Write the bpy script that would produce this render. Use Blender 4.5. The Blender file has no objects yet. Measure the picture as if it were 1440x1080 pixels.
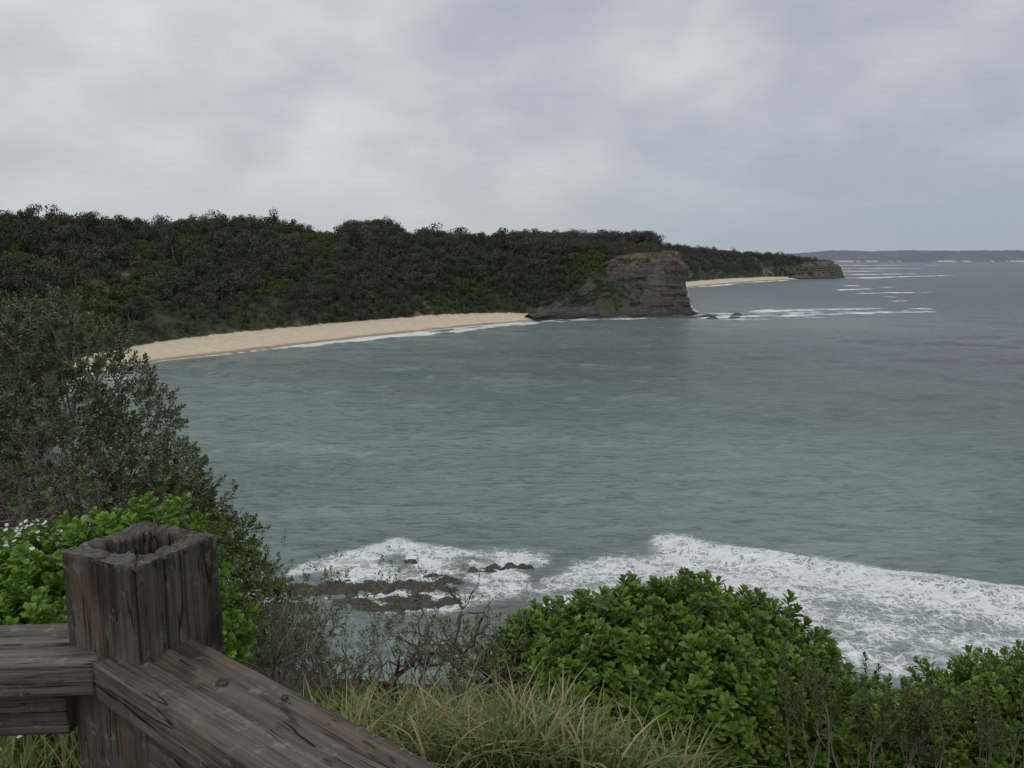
import bpy, math, random
import numpy as np
from mathutils import Vector, Quaternion, noise as mnoise
random.seed(7); rng=np.random.default_rng(7)
EYE=25.0
scene=bpy.context.scene
scene.view_settings.view_transform='Standard'
scene.view_settings.look='None'
scene.view_settings.exposure=0

# ---------------------------------------------------------------- helpers
def link(o,parent=None):
    scene.collection.objects.link(o)
    if parent: o.parent=parent
    return o
def make_mesh(name,V,F,mat=None,attrs=None,smooth=False):
    if isinstance(F,np.ndarray): F=[F]
    V=np.asarray(V,dtype=np.float32)
    me=bpy.data.meshes.new(name)
    me.vertices.add(len(V)); me.vertices.foreach_set('co',V.ravel())
    loops=np.concatenate([f.ravel() for f in F]).astype(np.int32)
    tot=np.concatenate([np.full(len(f),f.shape[1]) for f in F])
    st=np.concatenate([[0],np.cumsum(tot)[:-1]]).astype(np.int32)
    me.loops.add(len(loops)); me.loops.foreach_set('vertex_index',loops)
    me.polygons.add(len(st)); me.polygons.foreach_set('loop_start',st)
    if smooth: me.polygons.foreach_set('use_smooth',np.ones(len(st),dtype=bool))
    me.update(calc_edges=True); me.validate()
    if attrs:
        for k,a in attrs.items():
            at=me.attributes.new(k,'FLOAT','POINT'); at.data.foreach_set('value',np.asarray(a,dtype=np.float32))
    if mat: me.materials.append(mat)
    return me
def grid_faces(nu,nv,wrap=False):
    i=np.arange(nu-1)[:,None]
    if wrap:
        j=np.arange(nv)[None,:]; j2=(j+1)%nv
    else:
        j=np.arange(nv-1)[None,:]; j2=j+1
    return np.stack([i*nv+j+0*i,(i+1)*nv+j,(i+1)*nv+j2,i*nv+j2+0*i],-1).reshape(-1,4)
_T=rng.random((6,256,256))
def vn(x,y,seed=0):
    T=_T[seed%6]
    xi=np.floor(x).astype(int); yi=np.floor(y).astype(int)
    fx=x-xi; fy=y-yi; fx=fx*fx*(3-2*fx); fy=fy*fy*(3-2*fy)
    a=T[xi&255,yi&255]; b=T[(xi+1)&255,yi&255]; c=T[xi&255,(yi+1)&255]; d=T[(xi+1)&255,(yi+1)&255]
    return (a*(1-fx)+b*fx)*(1-fy)+(c*(1-fx)+d*fx)*fy
def fbm(x,y,oct=4,seed=0):
    s=0;a=.5
    for o in range(oct):
        s=s+a*vn(x*2**o+17*o,y*2**o+31*o,seed+o); a*=.5
    return s/(1-.5**oct)
def sstep(a,b,x):
    t=np.clip((x-a)/(b-a),0,1); return t*t*(3-2*t)
def polydist(X,Y,pts):
    best=np.full(X.shape,1e9)
    for (ax,ay),(bx,by) in zip(pts[:-1],pts[1:]):
        dx,dy=bx-ax,by-ay; t=np.clip(((X-ax)*dx+(Y-ay)*dy)/(dx*dx+dy*dy),0,1)
        best=np.minimum(best,np.hypot(X-ax-t*dx,Y-ay-t*dy))
    return best

class NT:
    def __init__(s,mat):
        s.nt=mat.node_tree; s.n=s.nt.nodes; s.l=s.nt.links
    def new(s,t,**kw):
        nd=s.n.new(t)
        for k,v in kw.items(): setattr(nd,k,v)
        return nd
    def set(s,inp,v):
        if isinstance(v,bpy.types.NodeSocket): s.l.new(v,inp)
        else: inp.default_value=v
    def math(s,op,a,b=None,c=None,clamp=False):
        nd=s.n.new('ShaderNodeMath'); nd.operation=op; nd.use_clamp=clamp
        s.set(nd.inputs[0],a)
        if b is not None: s.set(nd.inputs[1],b)
        if c is not None: s.set(nd.inputs[2],c)
        return nd.outputs[0]
    def mix(s,f,a,b,mode='MIX'):
        nd=s.n.new('ShaderNodeMix'); nd.data_type='RGBA'; nd.blend_type=mode
        s.set(nd.inputs[0],f); s.set(nd.inputs[6],a if isinstance(a,bpy.types.NodeSocket) else (*a,1)); s.set(nd.inputs[7],b if isinstance(b,bpy.types.NodeSocket) else (*b,1))
        return nd.outputs[2]
    def ramp(s,f,stops):
        nd=s.n.new('ShaderNodeValToRGB'); e=nd.color_ramp.elements
        while len(e)<len(stops): e.new(.5)
        for el,(p,c) in zip(e,stops): el.position=p; el.color=(*c,1)
        s.set(nd.inputs[0],f); return nd.outputs[0]
    def mr(s,v,a,b,c=0,d=1,smooth=True):
        nd=s.n.new('ShaderNodeMapRange'); nd.interpolation_type='SMOOTHSTEP' if smooth else 'LINEAR'
        s.set(nd.inputs[0],v)
        for i,q in zip((1,2,3,4),(a,b,c,d)): nd.inputs[i].default_value=q
        return nd.outputs[0]
    def noise(s,vec,scale,detail=4,rough=.5,dist=0):
        nd=s.n.new('ShaderNodeTexNoise'); s.l.new(vec,nd.inputs['Vector']); nd.inputs['Scale'].default_value=scale
        nd.inputs['Detail'].default_value=detail; nd.inputs['Roughness'].default_value=rough; nd.inputs['Distortion'].default_value=dist
        return nd.outputs[0]
    def mapping(s,vec,scale=(1,1,1),rot=(0,0,0),loc=(0,0,0)):
        nd=s.n.new('ShaderNodeMapping'); s.l.new(vec,nd.inputs[0]); nd.inputs['Scale'].default_value=scale
        nd.inputs['Rotation'].default_value=rot; nd.inputs['Location'].default_value=loc; return nd.outputs[0]
    def attr(s,name):
        nd=s.n.new('ShaderNodeAttribute'); nd.attribute_name=name; return nd.outputs['Fac']
def newmat(name):
    m=bpy.data.materials.new(name); m.use_nodes=True; m.node_tree.nodes.clear()
    t=NT(m); out=t.new('ShaderNodeOutputMaterial'); b=t.new('ShaderNodeBsdfPrincipled')
    t.l.new(b.outputs[0],out.inputs[0]); return m,t,b,out
def bump(t,b,h,strength,dist):
    nd=t.new('ShaderNodeBump'); nd.inputs['Strength'].default_value=strength; nd.inputs['Distance'].default_value=dist
    t.l.new(h,nd.inputs['Height']); t.l.new(nd.outputs[0],b.inputs['Normal'])

# ---------------------------------------------------------------- materials
def leaf_mat(name,cols,rough=.42,transl=.25,spec=.4,objvar=True,diffuse=False,patch=None):
    m,t,b,out=newmat(name)
    v=t.attr('v')
    r=t.new('ShaderNodeObjectInfo').outputs['Random']
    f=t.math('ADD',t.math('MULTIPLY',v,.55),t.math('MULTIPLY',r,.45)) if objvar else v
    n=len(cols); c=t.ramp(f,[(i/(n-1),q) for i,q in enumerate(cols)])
    if patch:
        pos=t.new('ShaderNodeNewGeometry').outputs['Position']
        c=t.mix(t.mr(t.noise(pos,.045,3,.6),.50,.62,0,.6),c,patch[0]); c=t.mix(t.mr(t.noise(t.mapping(pos,loc=(50,20,0)),.07,3,.6),.54,.64,0,.6),c,patch[1])
        c=t.mix(t.mr(r,.84,.90,0,.65),c,patch[2])
    b.inputs['Roughness'].default_value=rough; b.inputs['Specular IOR Level'].default_value=spec
    t.l.new(c,b.inputs['Base Color'])
    if diffuse:
        d=t.new('ShaderNodeBsdfDiffuse'); t.l.new(c,d.inputs[0]); t.l.new(d.outputs[0],out.inputs[0])
    if transl>0:
        tr=t.new('ShaderNodeBsdfTranslucent'); t.l.new(t.mix(.5,c,(.16,.22,.03)),tr.inputs[0])
        mx=t.new('ShaderNodeMixShader'); mx.inputs[0].default_value=transl
        t.l.new(b.outputs[0],mx.inputs[1]); t.l.new(tr.outputs[0],mx.inputs[2]); t.l.new(mx.outputs[0],out.inputs[0])
    return m
M_bright=leaf_mat('leaf_bright_green',[(.045,.08,.018),(.085,.155,.026),(.125,.225,.035),(.23,.32,.07)])
M_slope=leaf_mat('leaf_mid_green',[(.035,.06,.016),(.06,.105,.022),(.09,.15,.03),(.14,.20,.05)])
M_lime=leaf_mat('leaf_lime_green',[(.05,.10,.015),(.09,.19,.02),(.13,.26,.03),(.2,.32,.05)])
M_dark=leaf_mat('leaf_grey_green',[(.045,.052,.03),(.075,.09,.042),(.105,.13,.056),(.15,.175,.08)],transl=.12)
M_olive=leaf_mat('leaf_olive',[(.05,.05,.024),(.075,.095,.03),(.10,.12,.04),(.15,.11,.06)])
M_far=leaf_mat('forest_leaf_hazed',[(.034,.038,.030),(.052,.058,.042),(.070,.076,.055),(.082,.098,.052),(.115,.11,.088)],transl=0,diffuse=True,patch=((.088,.083,.064),(.072,.095,.046),(.13,.115,.095)))  # greens lifted and greyed a little, slight haze put into the colour
M_far2=leaf_mat('far_forest_leaf_hazed',[(.055,.065,.06),(.07,.082,.074),(.083,.096,.084),(.098,.112,.088)],transl=0,diffuse=True,patch=((.095,.10,.085),(.085,.105,.074),(.12,.115,.10)))  # paler, bluer leaf tones: air haze painted into the base colours
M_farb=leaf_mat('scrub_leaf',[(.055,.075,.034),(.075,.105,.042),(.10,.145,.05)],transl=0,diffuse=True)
M_grass=leaf_mat('grass_blades',[(.05,.085,.02),(.085,.13,.03),(.13,.15,.045),(.26,.22,.11),(.40,.33,.19)],rough=.6,transl=.12,objvar=False)
M_flower=leaf_mat('flower_white',[(.5,.5,.44),(.7,.7,.64)],rough=.7,transl=.1)
def bark_mat(name,c1,c2,c3=None):
    m,t,b,out=newmat(name); co=t.new('ShaderNodeTexCoord').outputs['Object']
    c=t.ramp(t.noise(co,9,5,.6),[(.3,c1),(.65,c2)])
    if c3: c=t.mix(t.mr(t.noise(co,14,3),.55,.62),c,c3)
    t.l.new(c,b.inputs['Base Color']); b.inputs['Roughness'].default_value=.85
    bump(t,b,t.noise(co,60,3),.5,.01); return m
M_twig=bark_mat('twig_bark',(.10,.08,.07),(.28,.24,.21))
M_grey=bark_mat('dead_twig',(.12,.10,.085),(.30,.27,.24))
M_dead=bark_mat('dead_branch_bark',(.03,.024,.02),(.08,.065,.055),(.24,.19,.055))
M_trunk=bark_mat('tree_bark',(.08,.07,.06),(.2,.18,.16))

def wood(name,axis,base):
    m,t,b,out=newmat(name); co=t.new('ShaderNodeTexCoord').outputs['Object']
    def g(across,along,loc=0):
        sc=[across]*3; sc[axis]=along; return t.mapping(co,scale=tuple(sc),loc=(loc,loc,loc))
    fine=t.noise(g(260,5),1,5,.7,.15); med=t.noise(g(75,1.6,3),1,4,.6,.5); wide=t.noise(g(16,.9,7),1,3,.55,.8); blot=t.noise(co,6,5,.6)
    f=t.math('ADD',t.math('MULTIPLY',fine,.42),t.math('MULTIPLY',med,.38)); f=t.math('ADD',f,t.math('MULTIPLY',wide,.2)); f=t.math('ADD',f,t.math('MULTIPLY',t.math('SUBTRACT',blot,.5),.35))
    c=t.ramp(f,[(.38,base[0]),(.5,base[1]),(.62,base[2]),(.74,base[3])])
    crk=t.mr(t.math('ABSOLUTE',t.math('SUBTRACT',t.noise(g(22,1.1,1),1,2,.5,.25),.5)),0,.010,1,0)
    crk=t.math('MULTIPLY',crk,t.mr(t.noise(co,8,2),.47,.54))
    ck2=t.mr(t.math('ABSOLUTE',t.math('SUBTRACT',t.noise(g(60,2.5,5),1,2,.5,.2),.5)),0,.012,1,0)
    ck2=t.math('MULTIPLY',ck2,t.mr(t.noise(co,17,2),.5,.58)); crk=t.math('MAXIMUM',crk,t.math('MULTIPLY',ck2,.8))
    c=t.mix(t.math('MULTIPLY',t.mr(t.noise(co,31,6,.75),.55,.66),.5),c,(.22,.22,.19))
    c=t.mix(t.math('MULTIPLY',t.mr(t.noise(g(9,3,11),1,4,.6),.54,.62),.6),c,(.028,.021,.016))
    c=t.mix(t.math('MULTIPLY',t.mr(t.noise(g(12,2,19),1,4,.6),.55,.68),.55),c,(.13,.082,.045))
    c=t.mix(crk,c,(.004,.0035,.003))
    t.l.new(c,b.inputs['Base Color'])
    t.l.new(t.mr(blot,.42,.58,.33,.72),b.inputs['Roughness']); b.inputs['Specular IOR Level'].default_value=.45
    h=t.math('SUBTRACT',t.math('ADD',t.math('MULTIPLY',fine,.5),med),t.math('MULTIPLY',crk,1.6))
    bump(t,b,h,.85,.0035); return m
M_woodz=wood('weathered_post_wood',2,((.011,.010,.008),(.042,.037,.031),(.09,.083,.072),(.20,.185,.165)))
M_woodx=wood('weathered_rail_wood',0,((.020,.017,.013),(.070,.060,.047),(.13,.113,.09),(.23,.205,.17)))

# ---------------------------------------------------------------- instancer
def instancer(name,pts,rot,scl,idx,protos,parent=None):
    col=bpy.data.collections.new(name+'_parts')
    for p in protos: col.objects.link(p)
    me=bpy.data.meshes.new(name); me.vertices.add(len(pts)); me.vertices.foreach_set('co',np.asarray(pts,dtype=np.float32).ravel())
    a=me.attributes.new('rot','FLOAT_VECTOR','POINT'); a.data.foreach_set('vector',np.asarray(rot,dtype=np.float32).ravel())
    a=me.attributes.new('scl','FLOAT','POINT'); a.data.foreach_set('value',np.asarray(scl,dtype=np.float32))
    a=me.attributes.new('idx','INT','POINT'); a.data.foreach_set('value',np.asarray(idx,dtype=np.int32))
    me.update()
    o=link(bpy.data.objects.new(name,me),parent)
    g=bpy.data.node_groups.new(name,'GeometryNodeTree')
    g.interface.new_socket('Geometry',in_out='INPUT',socket_type='NodeSocketGeometry')
    g.interface.new_socket('Geometry',in_out='OUTPUT',socket_type='NodeSocketGeometry')
    gi=g.nodes.new('NodeGroupInput'); go=g.nodes.new('NodeGroupOutput')
    ci=g.nodes.new('GeometryNodeCollectionInfo'); ci.inputs['Collection'].default_value=col
    ci.inputs['Separate Children'].default_value=True; ci.inputs['Reset Children'].default_value=True
    ip=g.nodes.new('GeometryNodeInstanceOnPoints'); ip.inputs['Pick Instance'].default_value=True
    def na(n,ty):
        q=g.nodes.new('GeometryNodeInputNamedAttribute'); q.data_type=ty; q.inputs[0].default_value=n; return q.outputs[0]
    g.links.new(gi.outputs[0],ip.inputs['Points']); g.links.new(ci.outputs[0],ip.inputs['Instance'])
    g.links.new(na('idx','INT'),ip.inputs['Instance Index']); g.links.new(na('rot','FLOAT_VECTOR'),ip.inputs['Rotation'])
    g.links.new(na('scl','FLOAT'),ip.inputs['Scale']); g.links.new(ip.outputs[0],go.inputs[0])
    md=o.modifiers.new('instances','NODES'); md.node_group=g
    return o
def rot_from_dir(D):
    D=D/np.linalg.norm(D,axis=1,keepdims=True)
    out=np.zeros_like(D)
    for i,d in enumerate(D):
        q=Vector(d).to_track_quat('Z','Y')@Quaternion((0,0,1),random.uniform(0,6.283)); e=q.to_euler(); out[i]=(e.x,e.y,e.z)
    return out

# ---------------------------------------------------------------- tubes / branches
def tubes(lines,n=5):
    V=[];F=[];base=0
    ang=np.linspace(0,2*np.pi,n,endpoint=False)
    for P,R in lines:
        P=np.asarray(P,float); R=np.asarray(R,float); k=len(P)
        T=np.gradient(P,axis=0); T/=np.linalg.norm(T,axis=1,keepdims=True)+1e-9
        ref=np.array([0,0,1.]) if abs(T[0,2])<.8 else np.array([1.,0,0])
        A=np.cross(T,ref); A/=np.linalg.norm(A,axis=1,keepdims=True)+1e-9; B=np.cross(T,A)
        ring=P[:,None,:]+R[:,None,None]*(np.cos(ang)[None,:,None]*A[:,None,:]+np.sin(ang)[None,:,None]*B[:,None,:])
        V.append(ring.reshape(-1,3)); F.append(grid_faces(k,n,True)+base); base+=k*n
    return np.concatenate(V),np.concatenate(F)
def branch(p,d,L,r,depth,lines,tips,wig=.35,up=.15,kids=(3,5),shrink=.62,spread=.8):
    n=5; P=[np.array(p,float)]; d=np.array(d,float); d/=np.linalg.norm(d); R=[r]
    dirs=[d]
    for i in range(n):
        d=d+rng.normal(0,wig,3)*.5+np.array([0,0,up*.4]); d/=np.linalg.norm(d)
        P.append(P[-1]+d*L/n); R.append(r*(1-.55*(i+1)/n)); dirs.append(d)
    lines.append((P,R))
    if depth==0: tips.append((P[-1],d)); tips.append((P[3],dirs[3])); return
    for k in range(rng.integers(kids[0],kids[1]+1)):
        i=rng.integers(2,n+1); nd=dirs[i]+rng.normal(0,spread,3)*.75
        branch(P[i],nd,L*shrink*rng.uniform(.75,1.2),R[i]*.75,depth-1,lines,tips,wig,up,kids,shrink,spread)

# ---------------------------------------------------------------- leaf shoot prototypes
def shoot(name,mat,n=16,leaf=.05,width=.02,stem=.11,tilt=(25,75),cup=.25,seed=0):
    r=np.random.default_rng(seed); V=[];F=[];A=[];b=0
    for i in range(n):
        f=i/(n-1); z=stem*(.15+.85*f**.8); az=i*2.4+r.uniform(-.4,.4)
        el=math.radians(tilt[1]+(tilt[0]-tilt[1])*f**1.3+r.uniform(-12,12))
        L=leaf*r.uniform(.75,1.15)*(1-.35*max(0,f-.7)/.3); W=width*r.uniform(.85,1.15)
        d=np.array([math.sin(el)*math.cos(az),math.sin(el)*math.sin(az),math.cos(el)])
        s=np.array([-math.sin(az),math.cos(az),0]); nn=np.cross(s,d)
        tw=r.uniform(-.5,.5); s2=s*math.cos(tw)+nn*math.sin(tw); n2=np.cross(s2,d)
        if n2[2]<0: n2=-n2
        o=np.array([0,0,z])
        pts=[o,o+d*L*.35-s2*W*.33+n2*W*cup*.6,o+d*L*.72-s2*W*.5+n2*W*cup,o+d*L*.93-s2*W*.28+n2*W*cup*.4,o+d*L-n2*W*.1,
             o+d*L*.93+s2*W*.28+n2*W*cup*.4,o+d*L*.72+s2*W*.5+n2*W*cup,o+d*L*.35+s2*W*.33+n2*W*cup*.6,o+d*L*.55,o+d*L*.8]
        V+=pts
        F+=[(b,b+1,b+2,b+8),(b+8,b+2,b+3,b+9),(b,b+8,b+6,b+7),(b+8,b+9,b+5,b+6),(b+9,b+3,b+4,b+5)]
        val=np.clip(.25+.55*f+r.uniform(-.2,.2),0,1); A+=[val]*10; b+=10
    me=make_mesh(name,np.array(V),np.array(F),mat,{'v':np.array(A)}); return bpy.data.objects.new(name,me)
def shoots(prefix,mat,k=4,**kw): return [shoot(prefix+'_shoot',mat,seed=i+len(prefix)*10,**kw) for i in range(k)]

def bush(name,lobes,protos,spacing,up=.6,layers=(1.0,.85,.68),scale=(.8,1.25),stem_mat=M_twig,groundz=None,jitter=.05,stems=True,parent=None):
    L=np.array([l[:4] for l in lobes]); P=[];D=[]
    for li,(x,y,z,r) in enumerate(L):
        for q in layers:
            R=r*q; n=int(4*math.pi*R*R/spacing**2*.8)
            v=rng.normal(size=(n,3)); v/=np.linalg.norm(v,axis=1,keepdims=True); v=v[v[:,2]>-.55]
            bump_=1+.26*(fbm(v[:,0]*3+li*7+50,v[:,1]*3+v[:,2]*2+50,3,li)-.5)*2
            p=np.array([x,y,z])+v*(R*bump_)[:,None]+rng.normal(0,jitter*.5,(len(v),3))
            keep=np.ones(len(p),bool)
            for lj,(x2,y2,z2,r2) in enumerate(L):
                if lj!=li: keep&=np.linalg.norm(p-[x2,y2,z2],axis=1)>r2*.72*q
            P.append(p[keep]); D.append(v[keep])
    P=np.concatenate(P);D=np.concatenate(D); D=D+np.array([0,0,up])+rng.normal(0,.25,D.shape)
    root=link(bpy.data.objects.new(name,None),parent)
    instancer(name+'_foliage',P,rot_from_dir(D),rng.uniform(*scale,len(P)),rng.integers(0,len(protos),len(P)),protos,root)
    if stems:
        lines=[];c=L[:,:3].mean(0)
        for (x,y,z,r) in L:
            base=np.array([x*.5+c[0]*.5,y*.5+c[1]*.5,(groundz if groundz is not None else z-r)])
            for k in range(4):
                v=rng.normal(size=3); v[2]=abs(v[2]); v/=np.linalg.norm(v)
                e=np.array([x,y,z])+v*r*.85; mid=(base+e)/2+rng.normal(0,.12*r,3)
                tt=np.linspace(0,1,7)[:,None]; C_=(1-tt)**2*base+2*tt*(1-tt)*mid+tt**2*e
                lines.append((C_,np.linspace(.02*r+.006,.004,7)))
        V,F=tubes(lines); link(bpy.data.objects.new('stems',make_mesh(name+'_stems',V,F,stem_mat)),root)
    return root

# ---------------------------------------------------------------- coast definition
C=[(140,-60,0,15,23),(60,-20,0,15,23),(30,12,1,18,23),(8,28,1,20,22),(-12,36,2,22,22),(-30,52,3,25,23),(-48,80,4,35,26),(-64,108,4,45,29),
(-82,140,3,60,31),(-94,168,3,70,31),(-93,186,8,75,31),(-77,208,16,75,31),(-53,246,20,65,32),(-30,277,20,60,33),(-5.5,308,13,50,32),(15,326,5,38,30),
(31,338,1,26,28),(48,341,0,14,27),(69,342,0,8,25.5),(79,350,0,7,25.5),(83,373,0,7,27),(87,410,0,12,31),(98,450,2,20,34),(109,490,4,25,34),(128,580,8,50,34),
(142,650,12,55,34),(155,708,15,60,34),(230,830,17,60,32),(330,965,10,40,27),(375,992,0,12,23),(410,1005,0,8,20),(428,1025,0,8,20),(425,1100,0,20,22),(400,1300,5,40,25),(380,1700,5,40,25)]
C=np.array(C,float)
for _ in range(2):
    q=.75*C[:-1]+.25*C[1:]; r_=.25*C[:-1]+.75*C[1:]
    C=np.concatenate([[C[0]],np.stack([q,r_],1).reshape(-1,5),[C[-1]]])
def coast(X,Y):
    sh=X.shape; X=X.ravel();Y=Y.ravel()
    best=np.full(X.shape,1e18); S=np.zeros(X.shape); A=np.zeros((len(X),3))
    for a,b in zip(C[:-1],C[1:]):
        dx,dy=b[0]-a[0],b[1]-a[1]; t=np.clip(((X-a[0])*dx+(Y-a[1])*dy)/(dx*dx+dy*dy),0,1)
        ex=X-a[0]-t*dx; ey=Y-a[1]-t*dy; d=ex*ex+ey*ey; m=d<best
        best=np.where(m,d,best); sg=np.sign(dx*(Y-a[1])-dy*(X-a[0]))
        S=np.where(m,sg*np.sqrt(d),S)
        A[m]=a[2:]+t[m][:,None]*(b[2:]-a[2:])
    return S.reshape(sh),A[:,0].reshape(sh),A[:,1].reshape(sh),A[:,2].reshape(sh)
def height(X,Y):
    s,w,L,H=coast(X,Y)
    n=fbm(X/28+40,Y/28+40,4,1)-.5; n2=fbm(X/9+10,Y/9+60,3,2)-.5
    s2=s+n2*np.clip((s-w)/6,0,1)*3
    beach=np.where(s<0,s*.14,np.minimum(s,w)/np.maximum(w,1)*2.6*np.clip(w/12,.15,1))
    k=np.clip((s2-w-n*12*np.clip(L/50,0,1)*np.clip((s2-w)/10,0,1))/L,0,1)
    rise=(1-(1-k)**1.7)*(.75+.25*k)
    h=beach+(H-2.6)*rise+ n*9*k*np.clip(L/40,0,1)+n2*1.4*k
    h+=np.clip(s-w-L,0,200)*.012
    return h,s,w,L,H
def near_ground(X,Y):
    k=.42+.16*sstep(.1,1.0,X)
    z=-1.62-k*np.clip(Y-1.8,0,50)
    z=z+np.clip(-X-2.5,0,6)*.30*sstep(3,7,Y)
    edge=6.2+5*sstep(-1,-5,X)-1.0*sstep(.5,3,X)
    z=z-1.1*np.clip(Y-edge,0,60)
    z=z+(fbm(X*1.3+50,Y*1.3+50,3,3)-.5)*.22
    return EYE+z

xs=np.arange(-360,480,3.0); ys=np.arange(-60,1500,3.0)
X,Y=np.meshgrid(xs,ys,indexing='ij'); h,s,w,L,H=height(X,Y)
nearm=sstep(45,22,np.hypot(X,Y-5)); h=h*(1-nearm)+np.minimum(h,near_ground(X,Y)-2.0)*nearm
m,t,b,out=newmat('coast_ground')
geo=t.new('ShaderNodeNewGeometry'); pos=geo.outputs['Position']; sand=t.attr('sand'); hz=t.new('ShaderNodeSeparateXYZ'); t.l.new(pos,hz.inputs[0])
n1=t.noise(pos,.25,5,.6)
soil=t.ramp(n1,[(.3,(.026,.03,.018)),(.5,(.038,.044,.024)),(.7,(.065,.072,.04))])
oran=t.mr(t.noise(pos,.045,3),.58,.64); soil=t.mix(t.math('MULTIPLY',oran,.7),soil,(.20,.145,.10))
rk=t.attr('rock'); soil=t.mix(t.math('MULTIPLY',rk,t.mr(t.noise(t.mapping(pos,scale=(.2,.2,2)),.8,5,.6),.42,.58)),soil,(.085,.078,.07))
sc=t.ramp(t.noise(pos,.5,6,.6),[(.3,(.50,.41,.29)),(.7,(.62,.52,.39))])
wet=t.mr(t.math('ADD',hz.outputs[2],t.math('MULTIPLY',t.noise(pos,.1,3),.5)),.45,.8); sc=t.mix(wet,(.29,.225,.155),sc)
sc=t.mix(t.math('MULTIPLY',t.mr(t.noise(pos,.8,4,.7),.60,.68),.4),sc,(.22,.18,.12))
c=t.mix(t.mr(t.math('ADD',sand,t.math('MULTIPLY',t.math('SUBTRACT',t.noise(pos,.35,4),.5),.6)),.4,.6),soil,sc)
t.l.new(c,b.inputs['Base Color']); b.inputs['Roughness'].default_value=.9; bump(t,b,t.noise(pos,.8,5,.7),.5,.6)
sandv=(sstep(w+3,w-1,s)*sstep(3,7,w)).ravel(); rockv=(sstep(18,11,L)*(s<L+4)).ravel()
link(bpy.data.objects.new('coast_ground',make_mesh('coast_ground',np.stack([X,Y,h],-1).reshape(-1,3),grid_faces(len(xs),len(ys)),m,{'sand':sandv,'rock':rockv},True)))

xs=np.arange(-16,14,.12); ys=np.arange(-6,22,.12); X,Y=np.meshgrid(xs,ys,indexing='ij')
m,t,b,out=newmat('clifftop_soil'); pos=t.new('ShaderNodeNewGeometry').outputs['Position']
c=t.ramp(t.noise(pos,6,7,.7),[(.3,(.018,.015,.011)),(.55,(.045,.04,.025)),(.75,(.10,.085,.05))])
t.l.new(c,b.inputs['Base Color']); b.inputs['Roughness'].default_value=.95; bump(t,b,t.noise(pos,25,5,.7),.8,.05)
link(bpy.data.objects.new('clifftop_ground',make_mesh('clifftop_ground',np.stack([X,Y,near_ground(X,Y)],-1).reshape(-1,3),grid_faces(len(xs),len(ys)),m,None,True)))

# ---------------------------------------------------------------- headland cliffs
def cliff_mat(name,top,hicols,lowk=1.):
    m,t,b,out=newmat(name); pos=t.new('ShaderNodeNewGeometry').outputs['Position']; z=t.attr('hz')
    st=t.noise(t.mapping(pos,scale=(.05,.05,1.5)),1,7,.7,.8); bl=t.noise(pos,.35,6,.65); vg_=t.noise(t.mapping(pos,scale=(.9,.9,.12)),1,5,.65)
    low=t.ramp(t.math('ADD',t.math('MULTIPLY',st,.55),t.math('MULTIPLY',vg_,.45)),[(.38,(.03,.028,.026)),(.5,(.075*lowk,.069*lowk,.062*lowk)),(.62,(.14*lowk,.128*lowk,.11*lowk))])
    hi=t.ramp(t.math('ADD',t.math('MULTIPLY',bl,.5),t.math('MULTIPLY',vg_,.5)),[(.36,hicols[0]),(.5,hicols[1]),(.64,hicols[2])])
    f=t.mr(t.math('ADD',z,t.math('MULTIPLY',t.math('SUBTRACT',bl,.5),.7)),top-.1,top+.14)
    c=t.mix(f,low,hi)
    veg=t.mr(t.math('ADD',t.attr('veg'),t.math('MULTIPLY',t.math('SUBTRACT',t.noise(pos,.22,6,.65),.5),1.5)),.42,.6)
    c=t.mix(veg,c,t.mix(bl,(.022,.027,.018),(.05,.055,.032))); wet=t.mr(z,.09,.02); c=t.mix(wet,c,(.02,.019,.018))
    t.l.new(c,b.inputs['Base Color']); b.inputs['Roughness'].default_value=.85
    bump(t,b,t.math('ADD',st,t.math('ADD',bl,vg_)),1,1.2); return m
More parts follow.
